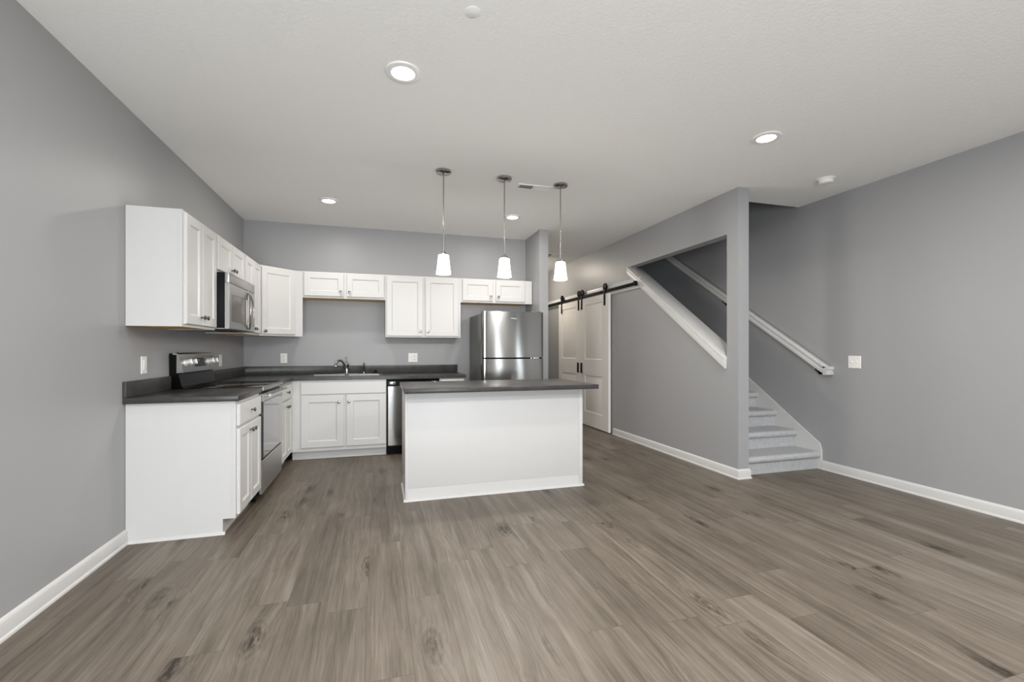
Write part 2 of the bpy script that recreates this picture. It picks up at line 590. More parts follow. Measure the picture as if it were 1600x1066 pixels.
# baseboards: stepped profile, along the walls
BBP = [(0, 0), (0.020, 0), (0.019, 0.010), (0.013, 0.018), (0.013, 0.072), (0.010, 0.082), (0.005, 0.088), (0, 0.092)]
def baseboard(name, runs):
    m = MB()
    for p0, p1, side in runs:
        m.sweep(BBP, p0, p1, side, (0, 0, 1))
    struct(name, m, M['trim'], 30)
G = 0.0008
baseboard('baseboard_left', [((XL + G, YREAR, 0), (XL + G, 3.388, 0), (1, 0, 0))])
baseboard('baseboard_right', [((XR - G, YREAR, 0), (XR - G, 3.498, 0), (-1, 0, 0))])
def mitred(name, pts, closed_ends=True):
    """baseboard along a polyline on the floor; the room lies on its left-hand side"""
    b = bmesh.new()
    P = [Vector((x, y, 0)) for x, y in pts]
    nrm = []
    for i in range(len(P) - 1):
        d = (P[i + 1] - P[i]).normalized()
        nrm.append(Vector((-d.y, d.x, 0)))
    rings = []
    for i, p in enumerate(P):
        if i == 0:
            m = nrm[0]
        elif i == len(P) - 1:
            m = nrm[-1]
        else:
            m = nrm[i - 1] + nrm[i]
            m = m / (m.dot(nrm[i]))
        rings.append([b.verts.new(p + m * s + Vector((0, 0, z))) for s, z in BBP])
    n = len(BBP)
    for A, B in zip(rings, rings[1:]):
        for k in range(n):
            b.faces.new((A[k], B[k], B[(k + 1) % n], A[(k + 1) % n]))
    b.faces.new(rings[0]); b.faces.new(rings[-1][::-1])
    bmesh.ops.recalc_face_normals(b, faces=b.faces)
    m = MB(); m._merge(b)
    struct(name, m, M['trim'], 30)
mitred('baseboard_stair', [(XSB + G, YE + 0.055), (XSB + G, YE - G), (XS - G, YE - G), (XS - G, 5.80)][::-1][::1] if False else [(XS - G, 5.80), (XS - G, YE - G), (XSB + G, YE - G), (XSB + G, YE + 0.055)][::-1])
mitred('baseboard_hall', [(2.084 + G, YHALL - 0.002), (2.084 + G, 5.41 - G), (1.965 - G, 5.41 - G), (1.965 - G, 5.85)][::-1])

# sloped cap on the stair wall opening
tp = MB()
yb_, yt_ = O_Y0 + 0.001, O_Y1 + 0.005
dirv = Vector((0, 1, SL)).normalized()
upv = Vector((0, -SL, 1)).normalized()
CAPT = 0.030
def cap_poly(dz0, dz1, ya=yb_, yb2=yt_):
    return [(ya, capz(ya) + dz0), (yb2, capz(yb2) + dz0), (yb2, capz(yb2) + dz1), (ya, capz(ya) + dz1)]
tp.prism(cap_poly(-CAPT, 0.0), 'x', XS - 0.030, XSB + 0.072, bev=0.004)
tp.prism(cap_poly(-0.110, -CAPT - 0.0005, O_Y0 - 0.0, yt_), 'x', XS - 0.026, XS - 0.0005, bev=0.002)
struct('trim_1', tp, M['trim'])
# white header board carrying the barn rail
hb = MB()
hb.box(XS - 0.019, XS - G, 5.105, YHALL - 0.01, 2.010, 2.150, 0.003)
struct('trim_2', hb, M['trim'])

# ------------------------------------------------------------------ cabinet parts
SHAKER = [(0.012, 0.008), (0.0121, 0.0085)]
def knob(parent, x, y, z):
    m = MB()
    m.lathe([(0.0, 0.0), (0.0085, 0.0), (0.0085, 0.002), (0.0055, 0.004), (0.0055, 0.014), (0.012, 0.018), (0.0155, 0.022), (0.0155, 0.026), (0.012, 0.030), (0.0, 0.0315)],
            24, Tm(x, y, z, rx=PI / 2))
    return m.build('knob', M['nickel'], parent)
DT = 0.019
def cab_door(parent, x0, x1, z0, z1, k=None, rail=0.060):
    m = MB()
    m.panel(x0, x1, z0, z1, DT, [(x0 + rail, x1 - rail, z0 + rail, z1 - rail)], SHAKER, y=-0.001, ch=0.005)
    d = m.build('door', M['cab'], parent, 20)
    if k:
        knob(d, k[0], -0.001 - DT, k[1])
    return d
def cab_drawer(parent, x0, x1, z0, z1, k=None, name='drawer'):
    m = MB()
    m.panel(x0, x1, z0, z1, DT, [], [], y=-0.001, ch=0.005)
    d = m.build(name, M['cab'], parent, 20)
    if k:
        knob(d, k[0], -0.001 - DT, k[1])
    return d
def upper(name, label, loc, rz, w, z0, z1, doors, d=0.303, filler=0.0, fe=0.0, group='wall cabinets'):
    t = thing(name, label, 'cabinet', (loc[0], loc[1], 0), rz, group)
    m = MB()
    # carcass: sides, top, back, face frame; recessed underside
    m.box(0, 0.016, 0.019, d, z0, z1)
    m.box(w - 0.016, w, 0.019, d, z0, z1)
    m.box(0.016, w - 0.016, 0.019, d, z1 - 0.016, z1)
    m.box(0.016, w - 0.016, d - 0.006, d, z0 + 0.02, z1 - 0.016)
    m.box(-fe, w + filler, 0.0, 0.019, z1 - 0.045, z1)
    m.box(-fe, w + filler, 0.0, 0.019, z0, z0 + 0.045)
    m.box(-fe, 0.045, 0.0, 0.019, z0 + 0.045, z1 - 0.045)
    m.box(w - 0.045, w + filler, 0.0, 0.019, z0 + 0.045, z1 - 0.045)
    if len(doors) > 1:
        c = (doors[0][1] + doors[1][0]) / 2
        m.box(c - 0.035, c + 0.035, 0.0, 0.019, z0 + 0.045, z1 - 0.045)
    m.build('body', M['cab'], t)
    MB().box(0.0165, w - 0.0165, 0.0195, d - 0.002, z0 + 0.003, z0 + 0.019).build('bottom_panel', M['rawwood'], t, label='raw maple underside')
    for dr in doors:
        cab_door(t, *dr)
    return t

ZU0, ZU1 = 1.365, 2.120
FX = XL + 0.305                # face-frame plane of the left run
FYU = YB - 0.305               # face-frame plane of the back run uppers
YL0, YL1, YL2, YL3 = 3.390, 3.997, 4.760, 5.370
# left wall uppers (local x runs towards the back wall)
def pair(w, z0, z1, kz, rev=0.018, gap=0.004, lowknob=True, kx=0.030):
    c = w / 2
    return [(rev, c - gap / 2, z0 + rev, z1 - rev + 0.004, (c - gap / 2 - kx, kz)),
            (c + gap / 2, w - rev, z0 + rev, z1 - rev + 0.004, (c + gap / 2 + kx, kz))]
LW = YL1 - YL0 - 0.001
upper('wall_cabinet', 'tall white two-door wall cabinet on the left wall, nearest its open end', (FX, YL0), PI / 2, LW, ZU0, ZU1, pair(LW, ZU0, ZU1, 1.440), fe=0.004)
LW2 = YL2 - YL1 - 0.001
upper('wall_cabinet', 'short white two-door wall cabinet directly above the microwave', (FX, YL1), PI / 2, LW2, 1.822, ZU1, pair(LW2, 1.822, ZU1, 1.885))
LW3 = YL3 - YL2 - 0.001
upper('wall_cabinet', 'tall white two-door wall cabinet between the microwave and the angled corner cabinet', (FX, YL2), PI / 2, LW3, ZU0, ZU1, pair(LW3, ZU0, ZU1, 1.425))
# angled corner upper
def corner_upper():
    t = thing('corner_wall_cabinet', 'white single-door angled wall cabinet in the kitchen corner', 'cabinet', (XL, YB, 0), 0, 'wall cabinets')
    a, b = 0.609, 0.304
    e = 0.0015
    pts = [(e, -e), (e, -a), (b, -a), (a, -b), (a, -e)]
    m = MB()
    m.prism(pts, 'z', ZU0 + 0.02, ZU1)
    for (p, q) in ((pts[1], pts[2]), (pts[2], pts[3]), (pts[3], pts[4])):
        d = Vector((q[0] - p[0], q[1] - p[1], 0)); L = d.length; d.normalize()
        ang = math.atan2(d.y, d.x)
        m.box(0, L, 0, 0.016, ZU0, ZU0 + 0.03, mat=Tm(p[0], p[1], 0, rz=ang))
    # filler strip, flush with the back-run cabinets
    m.box(a, a + 0.0705, -b, -b + 0.019, ZU0, ZU1)
    m.build('body', M['cab'], t)
    MB().prism([(e + .01, -e - .01), (e + .01, -a + .017), (b - .008, -a + .017), (a - .017, -b + .008), (a - .017, -e - .01)], 'z', ZU0 + 0.003, ZU0 + 0.0195).build('bottom_panel', M['rawwood'], t, label='raw maple underside')
    L = (a - b) * math.sqrt(2)
    mat = Tm(b, -a, 0, rz=PI / 4)
    m = MB()
    x0, x1, z0, z1 = 0.014, L - 0.024, ZU0 + 0.02, ZU1 - 0.016
    m.panel(x0, x1, z0, z1, DT, [(x0 + .058, x1 - .058, z0 + .06, z1 - .06)], SHAKER, y=-0.001, mat=mat)
    d = m.build('door', M['cab'], t, 20)
    k = MB()
    k.lathe([(0.0, 0.0), (0.0085, 0.0), (0.0085, 0.002), (0.0055, 0.004), (0.0055, 0.014), (0.012, 0.018), (0.0155, 0.022), (0.0155, 0.026), (0.012, 0.030), (0.0, 0.0315)],
            24, mat @ Tm(x0 + 0.03, -0.001 - DT, 1.415, rx=PI / 2))
    k.build('knob', M['nickel'], d)
corner_upper()
# back wall uppers
XU = [-0.834, 0.084, 1.001, 1.880]
def offset_pair(w, a0, a1, b0, b1, z0, z1, kz, kx=0.032):
    return [(a0, a1, z0, z1, (a1 - kx, kz)), (b0, b1, z0, z1, (b0 + kx, kz))]
w = XU[1] - XU[0] - 0.001
upper('wall_cabinet', 'short white two-door wall cabinet above the sink', (XU[0], FYU), 0, w, 1.815, ZU1, offset_pair(w, 0.014, 0.446, 0.478, 0.903, 1.836, 2.106, 1.889))
w = XU[2] - XU[1] - 0.001
upper('wall_cabinet', 'tall white two-door wall cabinet on the back wall, beside the fridge cabinet', (XU[1], FYU), 0, w, ZU0, ZU1, offset_pair(w, 0.013, 0.446, 0.474, 0.888, 1.380, 2.104, 1.438))
w = XU[3] - XU[2]
upper('wall_cabinet', 'short white two-door wall cabinet above the fridge', (XU[2], FYU), 0, w, 1.815, ZU1, offset_pair(w, 0.022, 0.418, 0.456, 0.852, 1.836, 2.104, 1.892), filler=0.076)

# base cabinets
ZC = 0.876
FXB = XL + 0.610
FYB = YB - 0.610
def base_body(t, w, d=0.608, left_end=False, side_notch=True):
    m = MB()
    toe = 0.075
    # sides notched for the toe kick
    for a, b in ((0.0, 0.016), (w - 0.016, w)):
        m.prism([(0.019, 0.10), (0.019, ZC), (d, ZC), (d, 0.0), (toe, 0.0), (toe, 0.10)], 'x', a, b)
    m.box(0.016, w - 0.016, toe, toe + 0.012, 0.0, 0.10)
    m.box(0.016, w - 0.016, 0.019, d, 0.10, 0.116)
    m.box(0.016, w - 0.016, d - 0.006, d, 0.116, ZC)
    return m
def left_base():
    w = LW
    t = thing('base_cabinet', 'white base cabinet with one drawer left of the range, open panelled end', 'cabinet', (FXB, YL0, 0), PI / 2, 'base cabinets')
    m = base_body(t, w)
    m.box(-0.004, 0.045, 0, 0.019, 0.10, ZC)
    m.box(w - 0.045, w, 0, 0.019, 0.10, ZC)
    m.box(0.045, w - 0.045, 0, 0.019, ZC - 0.045, ZC)
    m.box(0.045, w - 0.045, 0, 0.019, 0.675, 0.720)
    m.box(0.045, w - 0.045, 0, 0.019, 0.10, 0.145)
    m.box(w / 2 - 0.03, w / 2 + 0.03, 0, 0.019, 0.145, 0.675)
    m.build('body', M['cab'], t)
    # thin shoe strip along the exposed end
    MB().prism([(-0.014, 0.0), (0.0, 0.0), (0.0, 0.018), (-0.005, 0.016), (-0.012, 0.008)][::-1], 'y', 0.060, 0.590).build('shoe_moulding', M['trim'], t)
    cab_drawer(t, 0.020, w - 0.012, 0.708, 0.852, (w / 2, 0.780))
    c = w / 2
    cab_door(t, 0.020, c - 0.003, 0.118, 0.690, (c - 0.033, 0.640))
    cab_door(t, c + 0.003, w - 0.012, 0.118, 0.690, (c + 0.033, 0.640))
left_base()
def corner_base():
    w = LW3
    t = thing('base_cabinet', 'white base cabinet with one drawer between the range and the kitchen corner', 'cabinet', (FXB, YL2 + 0.001, 0), PI / 2, 'base cabinets')
    m = base_body(t, w)
    m.box(0, 0.045, 0, 0.019, 0.10, ZC)
    m.box(w - 0.075, w, 0, 0.019, 0.10, ZC)
    m.box(0.045, w - 0.075, 0, 0.019, ZC - 0.045, ZC)
    m.box(0.045, w - 0.075, 0, 0.019, 0.675, 0.720)
    m.box(0.045, w - 0.075, 0, 0.019, 0.10, 0.145)
    m.build('body', M['cab'], t)
    MB().box(0.0, w, 0.064, 0.0745, 0.0, 0.014, 0.003).build('shoe_moulding', M['trim'], t)
    a, b = 0.014, w - 0.060
    c = (a + b) / 2
    cab_drawer(t, a, b, 0.708, 0.852, (c, 0.780))
    cab_door(t, a, c - 0.002, 0.118, 0.690, (c - 0.033, 0.635), rail=0.055)
    cab_door(t, c + 0.002, b, 0.118, 0.690, (c + 0.033, 0.635), rail=0.055)
corner_base()
def sink_base():
    x0 = FXB + 0.001
    x1 = 0.088
    w = x1 - x0
    t = thing('sink_base_cabinet', 'white two-door base cabinet with false drawer front under the sink', 'cabinet', (x0, FYB, 0), 0, 'base cabinets')
    m = base_body(t, w)
    f = -(x0) - 0.812 + 0.0      # filler from the corner to the first door
    f = -0.812 - x0
    m.box(0.0, f + 0.02, 0, 0.019, 0.10, ZC)
    m.box(w - 0.03, w, 0, 0.019, 0.10, ZC)
    m.box(f + 0.02, w - 0.03, 0, 0.019, ZC - 0.03, ZC)
    m.box(f + 0.02, w - 0.03, 0, 0.019, 0.69, 0.735)
    m.box(f + 0.02, w - 0.03, 0, 0.019, 0.10, 0.16)
    c = f + 0.455
    m.box(c - 0.03, c + 0.03, 0, 0.019, 0.16, 0.69)
    m.build('body', M['cab'], t)
    MB().box(0.0, w, 0.066, 0.0745, 0.0, 0.014, 0.003).build('shoe_moulding', M['trim'], t)
    cab_drawer(t, f + 0.004, w - 0.004, 0.722, 0.858, None, 'false_drawer_front')
    cab_door(t, f + 0.006, f + 0.443, 0.138, 0.708, (f + 0.395, 0.634), rail=0.07)
    cab_door(t, f + 0.470, w - 0.004, 0.138, 0.714, (f + 0.500, 0.636), rail=0.07)
sink_base()
def end_base():
    x0, x1 = 0.695, 0.990
    w = x1 - x0
    t = thing('base_cabinet', 'narrow white base cabinet at the end of the back counter, beside the fridge', 'cabinet', (x0, FYB, 0), 0, 'base cabinets')
    m = base_body(t, w)
    m.box(0, 0.04, 0, 0.019, 0.10, ZC).box(w - 0.04, w, 0, 0.019, 0.10, ZC)
    m.box(0.04, w - 0.04, 0, 0.019, ZC - 0.03, ZC).box(0.04, w - 0.04, 0, 0.019, 0.10, 0.145).box(0.04, w - 0.04, 0, 0.019, 0.68, 0.72)
    m.build('body', M['cab'], t)
    cab_drawer(t, 0.012, w - 0.012, 0.712, 0.862, (w / 2, 0.785))
    cab_door(t, 0.012, w - 0.012, 0.122, 0.696, (0.045, 0.645))
end_base()

# ------------------------------------------------------------------ worktops
CT = 0.914
XCF, YCF = XL + 0.635, YB - 0.635
t = thing('countertop', 'short dark grey laminate countertop left of the range', 'countertop', (XL, YL0, 0), 0, 'kitchen worktops')
m = MB()
m.box(0.0005, 0.635, -0.033, YL1 - YL0 - 0.002, ZC + 0.0005, CT, 0.004)
m.build('slab', M['counter'], t)
MB().box(0.0005, 0.020, -0.033, YL1 - YL0 - 0.002, CT + 0.0004, 1.016, 0.002).build('backsplash', M['counter'], t)
t = thing('countertop', 'long dark grey laminate countertop running round the corner and under the sink', 'countertop', (XL, YB, 0), 0, 'kitchen worktops')
def slab_with_hole():
    X1 = 1.010 - XL
    y1 = -(YB - YL2 - 0.002)
    hx0, hx1, hy0, hy1 = -0.74 - XL, 0.02 - XL, 5.43 - YB, 5.83 - YB
    e = 0.0005
    m = MB()
    # slabs around the sink cut-out
    m.prism([(e, -e), (e, y1), (0.635, y1), (0.635, -0.635), (hx0, -0.635), (hx0, -e)], 'z', ZC + e, CT)
    m.prism([(hx0, -0.635), (hx1, -0.635), (hx1, hy0), (hx0, hy0)], 'z', ZC + e, CT)
    m.prism([(hx0, hy1), (hx1, hy1), (hx1, -e), (hx0, -e)], 'z', ZC + e, CT)
    m.prism([(hx1, -0.635), (X1, -0.635), (X1, -e), (hx1, -e)], 'z', ZC + e, CT)
    bmesh.ops.remove_doubles(m.bm, verts=m.bm.verts, dist=1e-5)
    return m
slab_with_hole().build('slab', M['counter'], t)
m = MB()
m.prism([(0.0005, -0.0005), (0.0005, -(YB - YL2 - 0.002)), (0.020, -(YB - YL2 - 0.002)), (0.020, -0.020), (1.010 - XL, -0.020), (1.010 - XL, -0.0005)], 'z', CT + 0.0004, 1.016, bev=0.0015)
m.build('backsplash', M['counter'], t)

# sink and its fittings
def sink():
    x0, x1, y0, y1 = -0.765, 0.045, 5.405, 5.930
    t = thing('kitchen_sink', 'stainless steel double-bowl drop-in sink in the long countertop', 'sink', (x0, y0, CT), 0)
    W_, D_ = x1 - x0, y1 - y0
    m = MB()
    bx = [(0.035, W_ / 2 - 0.015), (W_ / 2 + 0.015, W_ - 0.035)]
    by0, by1 = 0.035, 0.405
    z = 0.005
    # deck around the bowls
    m.box(0, W_, 0, by0, 0.0005, z, 0.0015).box(0, W_, by1, D_, 0.0005, z, 0.0015)
    m.box(0, bx[0][0], by0, by1, 0.0005, z).box(bx[0][1], bx[1][0], by0, by1, 0.0005, z).box(bx[1][1], W_, by0, by1, 0.0005, z)
    m.build('rim', M['steel_bowl'], t)
    for a, b in bx:
        k = MB()
        g = bmesh.new()
        top = [g.verts.new(v) for v in ((a, by0, z), (b, by0, z), (b, by1, z), (a, by1, z))]
        s = 0.02
        bot = [g.verts.new(v) for v in ((a + s, by0 + s, -0.17), (b - s, by0 + s, -0.17), (b - s, by1 - s, -0.17), (a + s, by1 - s, -0.17))]
        for i in range(4):
            g.faces.new((top[i], bot[i], bot[(i + 1) % 4], top[(i + 1) % 4]))
        g.faces.new(bot)
        k._merge(g)
        o = k.build('bowl', M['steel_bowl'], t)
        MB().lathe([(0, -0.169), (0.04, -0.169), (0.045, -0.167), (0.045, -0.1695)], 24, Tm((a + b) / 2, (by0 + by1) / 2, 0)).build('drain', M['chrome'], o)
M['steel_bowl'] = plain('satin_sink_steel', (122, 121, 119), 0.4, 1.0, var=0.02)
sink()
ZD = CT + 0.0055
t = thing('faucet', 'chrome single-lever kitchen faucet with arched spout on the sink', 'faucet', (-0.368, 5.868, ZD))
MB().lathe([(0, 0), (0.034, 0), (0.034, 0.006), (0.027, 0.010), (0.024, 0.016), (0.022, 0.03), (0.021, 0.085), (0.025, 0.10), (0.026, 0.118), (0.018, 0.130), (0, 0.132)], 28).build('body', M['chrome'], t)
MB().box(-0.125, 0.125, -0.026, 0.026, 0.0, 0.006, 0.003).build('deck_plate', M['chrome'], t)
sp = []
for k in range(15):
    a = k / 14
    # rises to the front-left and arches over the left bowl
    ang = PI * 0.93 * a
    r = 0.085
    sp.append((-0.005 - 0.62 * (0.02 + r * (1 - math.cos(ang))), -0.78 * (0.02 + r * (1 - math.cos(ang))) * 0.9, 0.030 + 0.115 * math.sin(ang) * (1.0) + 0.035 * a))
MB().tube(sp, [0.013] * 12 + [0.014, 0.016, 0.017], 16).build('spout', M['chrome'], t)
MB().tube([(0, 0, 0.128), (-0.003, 0.004, 0.150), (-0.010, 0.012, 0.180), (-0.014, 0.018, 0.205)], [0.010, 0.006, 0.007, 0.009], 12).build('lever', M['chrome'], t)
t = thing('side_sprayer', 'slim chrome side sprayer standing right of the faucet', 'sprayer', (-0.170, 5.868, ZD))
MB().lathe([(0, 0), (0.020, 0), (0.020, 0.006), (0.013, 0.010), (0.0115, 0.085), (0.014, 0.092), (0.014, 0.10), (0, 0.101)], 24).build('body', M['chrome'], t)
MB().tube([(0, 0, 0.098), (0, 0, 0.118), (-0.006, -0.012, 0.128), (-0.008, -0.03, 0.128)], [0.012, 0.013, 0.012, 0.009], 14).build('spray_head', M['nickel'], t)
t = thing('sink_stopper', 'black rubber sink stopper lying on the back right corner of the sink', 'stopper', (-0.030, 5.875, ZD))
MB().lathe([(0, 0), (0.040, 0), (0.042, 0.006), (0.036, 0.012), (0.012, 0.014), (0.010, 0.026), (0.019, 0.032), (0.019, 0.040), (0, 0.042)], 28).build('plug', M['black_matte'], t)

# ------------------------------------------------------------------ range
def kitchen_range():
    w = YL2 - YL1 - 0.010
    t = thing('range', 'stainless steel electric range with black glass cooktop between the left base cabinets', 'stove', (FXB, YL1 + 0.004, 0), PI / 2)
    d = 0.606
    m = MB()
    m.box(0, w, 0.0, d, 0.062, 0.895, 0.003)
    m.build('body', M['black'], t)
    for x in (0.05, w - 0.05):
        for y in (0.05, d - 0.08):
            MB().lathe([(0, 0), (0.02, 0), (0.02, 0.01), (0.012, 0.014), (0.012, 0.062), (0, 0.062)], 16, Tm(x, y, 0)).build('foot', M['black_matte'], t)
    # storage drawer
    m = MB()
    m.panel(0.003, w - 0.003, 0.066, 0.330, 0.024, [], [], y=-0.0005, ch=0.005)
    m.build('storage_drawer', M['steel'], t, 20)
    # oven door: black glass with a steel band on top
    m = MB()
    m.panel(0.003, w - 0.003, 0.350, 0.800, 0.030, [], [], y=-0.0005, ch=0.004)
    dr = m.build('oven_door', M['oven_glass'], t, 20)
    m = MB()
    m.panel(0.003, w - 0.003, 0.801, 0.862, 0.032, [], [], y=-0.0005, ch=0.004)
    m.build('door_band', M['steel'], dr, 20)
    m = MB()
    m.tube([(0.05, -0.068, 0.848), (w - 0.05, -0.068, 0.848)], 0.0125, 16)
    for x in (0.075, w - 0.075):
        m.tube([(x, -0.030, 0.845), (x, -0.066, 0.848)], 0.009, 12)
    m.build('handle', M['chrome'], dr)
    # cooktop
    m = MB()
    m.box(-0.002, w + 0.002, -0.022, d - 0.05, 0.9005, 0.920, 0.004)
    ck = m.build('cooktop', M['black_glass'], t)
    MB().box(-0.001, w + 0.001, -0.031, -0.0225, 0.886, 0.9185, 0.003).build('front_trim', M['steel'], ck)
    for x, y, r in ((0.20, 0.14, 0.115), (w - 0.20, 0.14, 0.09), (0.20, 0.39, 0.09), (w - 0.20, 0.39, 0.115)):
        MB().lathe([(r - 0.004, 0.9202), (r, 0.9205), (r + 0.002, 0.9202), (r + 0.002, 0.9201), (r - 0.004, 0.9201)], 48, Tm(x, y, 0)).build('burner_ring', M['slot'], ck)
    # backguard: black lower riser and a leaning steel control panel
    y1 = d - 0.001
    m = MB()
    m.prism([(y1, 0.896), (y1, 1.035), (y1 - 0.055, 1.035), (y1 - 0.080, 0.930), (y1 - 0.092, 0.9205), (y1 - 0.055, 0.9205), (y1 - 0.055, 0.896)], 'x', 0.004, w - 0.004)
    g_ = m.build('backguard', M['black'], t)
    m = MB()
    prof = [(y1 - 0.020, 1.192), (y1 - 0.040, 1.190), (y1 - 0.052, 1.180), (y1 - 0.060, 1.160), (y1 - 0.088, 1.050), (y1 - 0.088, 1.038), (y1 - 0.020, 1.036)]
    m.prism(prof, 'x', 0.004, w - 0.004)
    m.build('control_panel', M['steel'], g_, 25)
    m = MB()
    m.box(0.0, 0.006, y1 - 0.045, y1, 1.034, 1.175).box(w - 0.006, w, y1 - 0.045, y1, 1.034, 1.175)
    m.box(0.004, w - 0.004, y1 - 0.0195, y1, 1.036, 1.186)
    m.build('end_caps', M['black'], g_)
    # slanted frame for knobs and display
    nrm = Vector((0, -0.110, -0.028)).normalized()
    tilt = math.atan2(0.028, 0.110)
    def on_panel(x, z, out=0.0):
        f = (z - 1.050) / 0.110
        y = y1 - 0.088 + 0.028 * f
        return Vector((x, y, z)) + Vector((0, -math.cos(tilt), math.sin(tilt))) * out
    for x in (0.085, 0.185, w - 0.175, w - 0.075):
        p = on_panel(x, 1.112)
        k = MB()
        R = Tm(p.x, p.y, p.z, rx=PI / 2 - tilt)
        k.lathe([(0, 0.0), (0.028, 0.0), (0.028, 0.005), (0.0235, 0.008), (0.0225, 0.040), (0.020, 0.043), (0, 0.043)], 28, R)
        k.box(-0.005, 0.005, -0.020, 0.020, 0.042, 0.050, 0.002, mat=R)
        k.build('control_knob', M['satin'], g_)
    c = w / 2
    p = on_panel(c, 1.112, 0.001)
    k = MB()
    k.box(-0.115, 0.115, -0.036, 0.036, 0.0, 0.003, 0.001, mat=Tm(p.x, p.y, p.z, rx=PI / 2 - tilt))
    ds = k.build('display', M['slot'], g_)
    p = on_panel(c, 1.128, 0.0045)
    MB().lathe([(0, 0), (0.010, 0), (0.010, 0.001), (0, 0.0012)], 20, Tm(p.x - 0.02, p.y, p.z, rx=PI / 2 - tilt)).build('badge', M['badge'], ds)
kitchen_range()

# ------------------------------------------------------------------ microwave
def microwave():
    w = YL2 - YL1 - 0.007
    z0, z1 = 1.374, 1.818
    t = thing('microwave', 'stainless steel over-the-range microwave hung on the left wall', 'microwave', (XL + 0.372, YL1 + 0.003, 0), PI / 2)
    d = 0.370
    MB().box(0, w, 0.0, d, z0 + 0.012, z1, 0.003).build('case', M['black_matte'], t)
    m = MB()
    m.box(0.002, w - 0.002, 0.004, d - 0.02, z0, z0 + 0.0115, 0.002)
    u = m.build('underside', M['steel_dark'], t)
    for x in (0.10, w - 0.26):
        MB().box(x, x + 0.16, 0.06, 0.20, z0 - 0.003, z0 - 0.0002, 0.001).build('grease_filter', M['black_matte'], u)
    # vent strip across the top
    m = MB()
    m.box(0, w, -0.030, -0.0005, z1 - 0.078, z1, 0.0015)
    m.build('vent_strip', M['steel'], t)
    # door
    xd = w * 0.715
    m = MB()
    x0, x1, za, zb = 0.0, xd, z0 + 0.004, z1 - 0.080
    m.panel(x0, x1, za, zb, 0.030, [(x0 + 0.055, x1 - 0.045, za + 0.055, zb - 0.085)], [(0.003, 0.003)], y=-0.0005, ch=0.004)
    dr = m.build('door', M['steel'], t, 20)
    MB().box(x0 + 0.060, x1 - 0.050, -0.0292, -0.0275, za + 0.060, zb - 0.090, 0.0005).build('window', M['mw_glass'], dr)
    # control side
    m = MB()
    m.panel(xd + 0.003, w, za, zb, 0.030, [], [], y=-0.0005, ch=0.004)
    c = m.build('control_panel', M['steel'], t, 20)
    MB().box(xd + 0.07, w - 0.015, -0.0335, -0.0308, za + 0.05, zb - 0.05, 0.001).build('keypad', M['plastic_grey'], c)
    # pair of bowed handles, like a closed eye
    m = MB()
    zc, hh = (za + zb) / 2, (zb - za) / 2 - 0.018
    for s in (-1, 1):
        pts = []
        for k in range(17):
            a = -1 + 2 * k / 16
            pts.append((xd + 0.006 + s * 0.054 * (1 - a * a), -0.038 - 0.022 * (1 - a * a), zc + hh * a))
        m.tube(pts, 0.0065, 12)
    m.build('handle', M['lamp_nickel'], dr)
microwave()

# ------------------------------------------------------------------ dishwasher
def dishwasher():
    x0, x1 = 0.0915, 0.6925
    w = x1 - x0
    t = thing('dishwasher', 'stainless steel dishwasher with black top strip under the back counter', 'dishwasher', (x0, FYB, 0), 0)
    MB().box(0.0, w, 0.002, 0.58, 0.102, 0.868).build('body', M['black_matte'], t)
    MB().box(0.004, w - 0.004, 0.055, 0.070, 0.0, 0.1015).build('toe_panel', M['black'], t)
    m = MB()
    m.panel(0.012, w - 0.012, 0.112, 0.798, 0.026, [], [], y=0.001, ch=0.006)
    m.build('door', M['steel_fridge'], t, 20)
    m = MB()
    m.panel(0.010, w - 0.010, 0.800, 0.862, 0.022, [(0.09, w - 0.09, 0.812, 0.842)], [(0.004, 0.014)], y=0.001, ch=0.004)
    c = m.build('control_strip', M['black'], t, 20)
    for a in (0.03, w - 0.10):
        MB().box(a, a + 0.07, -0.026, -0.0215, 0.812, 0.846, 0.003).build('grip', M['chrome'], c)
dishwasher()

